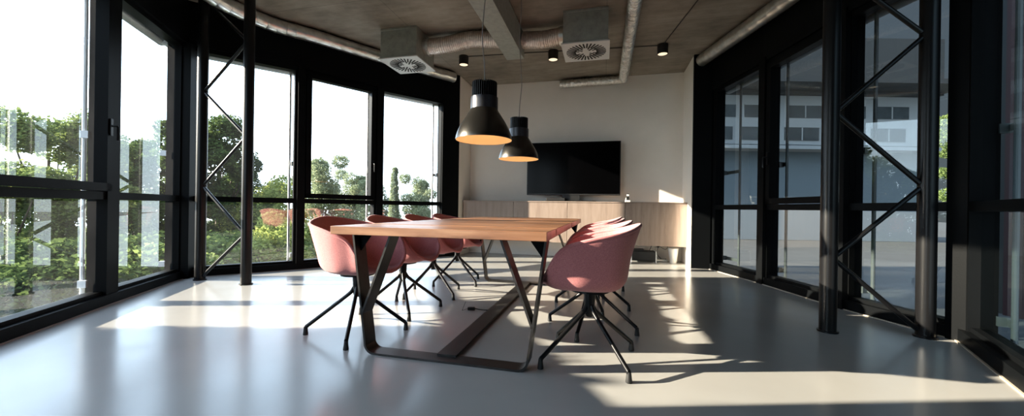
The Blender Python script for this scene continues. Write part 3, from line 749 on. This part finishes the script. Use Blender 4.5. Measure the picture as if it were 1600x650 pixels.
# ---------------------------------------------------------------- outside, left
def leaves(mb, centers, n, size, rnd):
    for _ in range(n):
        c, r = rnd.choice(centers)
        d = Vector((rnd.gauss(0, 1), rnd.gauss(0, 1), rnd.gauss(0, 1))).normalized() * r * (rnd.uniform(.35, 1.08) ** .6)
        p = Vector(c) + Vector((d.x, d.y, d.z * .85)); s = size * rnd.uniform(.6, 1.3)
        a = Vector((rnd.gauss(0, 1), rnd.gauss(0, 1), rnd.gauss(0, .5))).normalized(); b = a.cross(Vector((rnd.gauss(0, 1), rnd.gauss(0, 1), rnd.gauss(0, 1)))).normalized()
        mb.add([p - a * s, p + b * s * .55, p + a * s, p - b * s * .55], [(0, 1, 2, 3)])
def tree_mesh(h, r, n, leaf, mat, seed, style='round', trunk=.12):
    rnd = random.Random(seed); mb = MB(); tb = MB(); cs = []
    if style == 'round':
        for _ in range(26):
            a = rnd.uniform(0, 2 * PI); q = rnd.uniform(0, 1) ** .5; zz = rnd.uniform(.28, .93)
            rad = r * (1 - ((zz - .5) / .52) ** 2) ** .5 * q * .95
            cs.append(((rad * math.cos(a), rad * math.sin(a), h * zz), r * rnd.uniform(.22, .38)))
        cs.append(((0, 0, h * .88), r * .3))
    elif style == 'column':
        for k in range(40): zz = .06 + .9 * k / 39; cs.append(((rnd.uniform(-.06, .06) * r, rnd.uniform(-.06, .06) * r, h * zz), r * (1.0 - .75 * zz) * min(1, .55 + zz * 2)))
    else:
        for _ in range(18):
            a = rnd.uniform(0, 2 * PI); q = rnd.uniform(0, .8) * r
            cs.append(((q * math.cos(a), q * math.sin(a), h * rnd.uniform(.3, .75)), min(r, h) * rnd.uniform(.25, .42)))
    leaves(mb, cs, n, leaf, rnd)
    tb.tube([(0, 0, -.1), (.05, .02, h * .35), (0, .05, h * .8)], [trunk, trunk * .75, trunk * .2], 8)
    for (c, _) in cs[:12]:
        tb.tube([(0.03, 0.02, h * rnd.uniform(.2, .5)), tuple(c)], [trunk * .35, trunk * .08], 5)
    return mb, tb
protos = {}
def tree(kind, x, y, ztop, zbase, label, name='tree', cat='tree', rz=0.0):
    if kind not in protos:
        P = {'broad': (8, 1.9, 26000, .060, 'leaf_mid', 1, 'round', .14), 'dark': (8, 1.5, 24000, .062, 'leaf_dark', 2, 'round', .14),
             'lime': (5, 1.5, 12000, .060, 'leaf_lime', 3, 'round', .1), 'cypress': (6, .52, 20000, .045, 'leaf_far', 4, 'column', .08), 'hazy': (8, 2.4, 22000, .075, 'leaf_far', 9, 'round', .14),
             'bush': (2.4, .95, 12000, .042, 'leaf_mid', 5, 'bush', .04), 'dbush': (2.4, .95, 12000, .042, 'leaf_dark', 6, 'bush', .04)}[kind]
        mb, tb = tree_mesh(*P[:4], None, P[5], P[6], P[7])
        e = empty(name, (0, 0, 0)); obj('foliage', mb, M[P[4]], e, smooth=0, local=True, fix=False); obj('trunk', tb, M['bark'], e, local=True)
        protos[kind] = (e, P[0]); e['category'] = cat; o = e
    else:
        e = protos[kind][0]; o = copy_thing(e, V3(0, 0), 0, label); o.name = name
    s = (ztop - zbase) / protos[kind][1]
    o.location = (x, y, zbase); o.scale = (s, s, s); o.rotation_euler = (0, 0, rz); o['label'] = label; o['category'] = cat
    o['group'] = 'trees and shrubs outside the left windows'
    return o
def at(px, py, Y):
    """point at depth Y behind the pixel"""
    c, s = math.cos(-ROLL), math.sin(-ROLL); dx, dy = px - 800, py - 325
    x, y = c * dx - s * dy, s * dx + c * dy
    return V3(x / F * Y, Y, CH - y / F * Y)
G0 = -4.2
def tr(kind, px, py, Y, label, zb=G0, **k):
    p = at(px, py, Y); return tree(kind, p.x, p.y, p.z, zb, label, **k)
tr('broad', 75, 158, 11.5, 'big bushy green tree behind the nearest left window', rz=.3)
tr('broad', 5, 238, 10, 'green tree at the left edge of the nearest left window', rz=2.0)
tr('dark', 160, 205, 15, 'dark tree half hidden behind the wide black mullion', rz=1.0)
tr('dark', 285, 160, 16, 'tall dark tree seen at the right of the second left window', rz=0)
tr('dark', 345, 158, 17, 'tall dark tree behind the lattice post', rz=2.2)
tr('broad', 218, 205, 19, 'mid green tree in the left half of the second left window', rz=4)
tr('dark', 385, 245, 20, 'darker tree right of the round post', rz=3.6)
tr('lime', 432, 272, 18, 'small yellow green tree beyond the window behind the post', rz=0)
tr('hazy', 500, 238, 30, 'rounded green tree in the left of the fourth window', rz=5)
tr('hazy', 550, 262, 34, 'pale tree low on the horizon in the fourth window', rz=1)
tr('cypress', 617, 258, 26, 'slim upright cypress in the last left window', rz=0)
tr('hazy', 655, 270, 36, 'hazy round tree right of the cypress', rz=1.4)
tr('hazy', 590, 280, 30, 'low pale tree left of the cypress', rz=2.4)
# shrubs on the slope below the windows
for i, (px, py, Y, kind, zb, lab) in enumerate([
    (-60, 330, 5.6, 'dbush', -2.6, 'dark shrub right under the nearest left window, at the picture edge'), (60, 345, 6.0, 'dbush', -2.6, 'dark leafy shrub under the middle of the nearest left window'),
    (20, 315, 7.6, 'dbush', -3.0, 'second row dark shrub in the nearest left window'), (120, 318, 8.6, 'dbush', -3.2, 'dark shrub beside the guide rail of the nearest left window'),
    (165, 340, 7.2, 'dbush', -3.0, 'dark shrub behind the wide black mullion'), (205, 325, 9.5, 'dbush', -3.4, 'dark shrub in the lower left of the second left window'),
    (250, 345, 8.2, 'bush', -3.4, 'green shrub in the lower half of the second left window'), (285, 312, 11, 'dbush', -3.8, 'dark shrub left of the lattice post'),
    (335, 335, 10.5, 'bush', -3.8, 'leafy shrub behind the lattice post'), (375, 318, 13, 'dbush', -4.0, 'dark shrub behind the round post'),
    (425, 330, 12, 'lime', -4.2, 'yellow green shrub right of the round post'), (455, 345, 15, 'bush', -4.2, 'green shrub near the white guide rail past the post'),
    (500, 335, 17, 'lime', -4.2, 'yellow green shrub behind the first pink chair'), (560, 340, 20, 'bush', -4.2, 'green shrub low in the fourth window'),
    (640, 330, 24, 'bush', -4.2, 'green shrub below the cypress')]):
    tr(kind, px, py, Y, lab, zb=zb, name='shrub', cat='shrub', rz=i * 1.3)
mb = MB(); mb.add([(-90, -40, G0), (-4.3, -40, G0), (-4.3, 120, G0), (-90, 120, G0)], [(0, 1, 2, 3)])
struct('ground', mb, M['ground'], smooth=0)
mb = MB(); mb.prism([V3(-60, 22, G0 + .01), V3(-2, 12, G0 + .01), V3(-2, 17, G0 + .01), V3(-60, 30, G0 + .01)], (0, 0, .04)); struct('road', mb, M['road'], smooth=0)
# trees on the sun side, out of view, break the low light on the near floor
tree('broad', -12.0, -1.5, 6.2, -4.2, 'tree outside the rearmost left windows', rz=.4)
tree('broad', -15.0, -5.5, 7.0, -4.2, 'taller tree outside the rearmost left windows', rz=2.4)

def blocker(y0, y1, top, label):  # unseen leafy block with a solid core, added to keep low sun off the left floor
    rnd = random.Random(11); h = empty('blocker', (-7.0, (y0 + y1) / 2, G0)); tag(h, label, 'blocker')
    cb = MB(); cb.box((-7.0, (y0 + y1) / 2, (G0 + top) / 2 - .05), (.9, y1 - y0 - .1, top - G0 - .1)); obj('solid_core', cb, M['bark'], h, smooth=0)
    lm = MB()
    for _ in range(26000):
        f = rnd.random(); y = rnd.uniform(y0, y1); z = rnd.uniform(G0 + 2, top) + rnd.gauss(0, .04); x = -7 + rnd.choice((-.48, .48)) + rnd.gauss(0, .05)
        if f < .2: z = top + rnd.gauss(0, .06); x = rnd.uniform(-7.48, -6.52)
        p = Vector((x, y, z)); a = Vector((rnd.gauss(0, 1), rnd.gauss(0, 1), rnd.gauss(0, 1))).normalized(); b = a.cross(Vector((rnd.gauss(0, 1), rnd.gauss(0, 1), rnd.gauss(0, 1)))).normalized()
        s_ = rnd.uniform(.05, .09); lm.add([p - a * s_, p + b * s_ * .55, p + a * s_, p - b * s_ * .55], [(0, 1, 2, 3)])
    obj('foliage', lm, M['leaf_dark'], h, smooth=0, fix=False)
blocker(-3.5, 2.3, 2.05, 'unseen leafy hedge outside the left windows behind the picture edge')

# ---------------------------------------------------------------- outside, right
mb = MB(); mb.add([(3.2, -6, -.26), (60, -6, -.26), (60, 60, -.26), (3.2, 60, -.26)], [(0, 1, 2, 3)]); struct('terrace', mb, M['terrace'], smooth=0)
BY = 15.0
t = empty('opposite_building', (11, BY, -.25)); tag(t, 'white two storey building with window bands across the courtyard on the right', 'building')
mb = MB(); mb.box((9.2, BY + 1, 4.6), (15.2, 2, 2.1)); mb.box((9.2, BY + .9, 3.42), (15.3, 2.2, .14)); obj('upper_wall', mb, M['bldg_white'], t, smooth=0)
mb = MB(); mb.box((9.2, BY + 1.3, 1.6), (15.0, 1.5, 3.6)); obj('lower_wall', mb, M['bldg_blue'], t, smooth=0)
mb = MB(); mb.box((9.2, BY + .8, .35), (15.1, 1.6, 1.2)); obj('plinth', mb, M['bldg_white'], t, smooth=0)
mb = MB(); mb.box((9.2, BY + 1, 6.6), (15.2, 2.6, 2.2)); obj('roof_storey', mb, M['louvre'], t, smooth=0)
mb = MB(); mb.box((9.2, BY + .3, 5.68), (15.4, 3.4, .18)); obj('roof_edge', mb, M['louvre'], t, smooth=0)
for row, (z0, z1) in enumerate(((3.72, 4.25), (4.62, 5.12))):
    for k in range(8):
        x0 = 2.2 + k * 1.72 + (.12 if row else 0)
        mb = MB(); mb.box((x0 + .68, BY - .01, (z0 + z1) / 2), (1.36, .06, z1 - z0)); w = obj('window', mb, M['bldg_glass'], t, smooth=0)
        mb = MB(); mb.box((x0 + .68, BY - .045, (z0 + z1) / 2), (.04, .03, z1 - z0)); mb.box((x0 + .68, BY - .045, z1), (1.4, .03, .04)); obj('window_bar', mb, M['bldg_white'], w, smooth=0)
t = empty('side_wing', (5.8, 2.1, -.25)); tag(t, 'dark clad wing with red panel and louvres outside the nearest right window', 'building')
mb = MB(); mb.box((5.8, 2.1, 2.2), (.4, 4.8, 5)); obj('wall', mb, M['dark_ext'], t, smooth=0)
mb = MB(); mb.box((5.57, 4.16, 2.2), (.06, .16, 5)); obj('panel', mb, M['red'], t, smooth=0)
mb = MB()
for k in range(26): mb.box((5.56, 3.7, .0 + k * .03), (.05, .55, .014))
obj('louvre', mb, M['louvre'], t, smooth=0)
tree('broad', 27, 22, 7.5, -.3, 'pale tree beyond the courtyard at the right', rz=1.1)['group'] = 'trees beyond the courtyard'

# ---------------------------------------------------------------- light
SUNV = Vector((1.0, .062, -.315))
sd = bpy.data.lights.new('sun', 'SUN'); sd.energy = 27.0; sd.color = (1.0, .86, .70); sd.angle = math.radians(.55)
so = bpy.data.objects.new('sun', sd); COL.objects.link(so); so.rotation_euler = SUNV.to_track_quat('-Z', 'Y').to_euler()

w = bpy.data.worlds.new('sky'); SC.world = w; w.use_nodes = True
N, L = w.node_tree.nodes, w.node_tree.links; N.clear()
out = N.new('ShaderNodeOutputWorld'); bg = N.new('ShaderNodeBackground'); L.new(bg.outputs[0], out.inputs[0])
tc = N.new('ShaderNodeTexCoord'); sp = N.new('ShaderNodeSeparateXYZ'); L.new(tc.outputs['Generated'], sp.inputs[0])
r = N.new('ShaderNodeValToRGB'); e = r.color_ramp.elements
e[0].position = .0; e[0].color = (.82, .91, 1.0, 1); e[1].position = .75; e[1].color = (.50, .64, .88, 1)
q = e.new(.25); q.color = (.64, .80, 1.0, 1)
L.new(sp.outputs[2], r.inputs[0])
# brighter towards the sun side (left), dimmer over the shaded courtyard
mr = N.new('ShaderNodeMapRange'); mr.inputs[1].default_value = -1; mr.inputs[2].default_value = .6; mr.inputs[3].default_value = 7.5; mr.inputs[4].default_value = .22
L.new(sp.outputs[0], mr.inputs[0])
L.new(r.outputs[0], bg.inputs[0]); L.new(mr.outputs[0], bg.inputs[1])

# ---------------------------------------------------------------- camera
cd = bpy.data.cameras.new('camera'); cd.sensor_width = 36; cd.lens = F / 1600 * 36; cd.clip_start = .05; cd.clip_end = 500
co = bpy.data.objects.new('camera', cd); COL.objects.link(co)
co.matrix_world = Matrix.Translation((0, 0, CH)) @ Matrix.Rotation(PI / 2, 4, 'X') @ Matrix.Rotation(ROLL, 4, 'Z')
SC.camera = co
SC.view_settings.view_transform = 'Standard'; SC.view_settings.look = 'None'; SC.view_settings.exposure = 0.2
SC.cycles.use_denoising = True
SC.cycles.max_bounces = 8; SC.cycles.transparent_max_bounces = 24; SC.cycles.diffuse_bounces = 4; SC.cycles.glossy_bounces = 4
SC.cycles.caustics_reflective = False; SC.cycles.caustics_refractive = False
SC.cycles.sample_clamp_indirect = 6
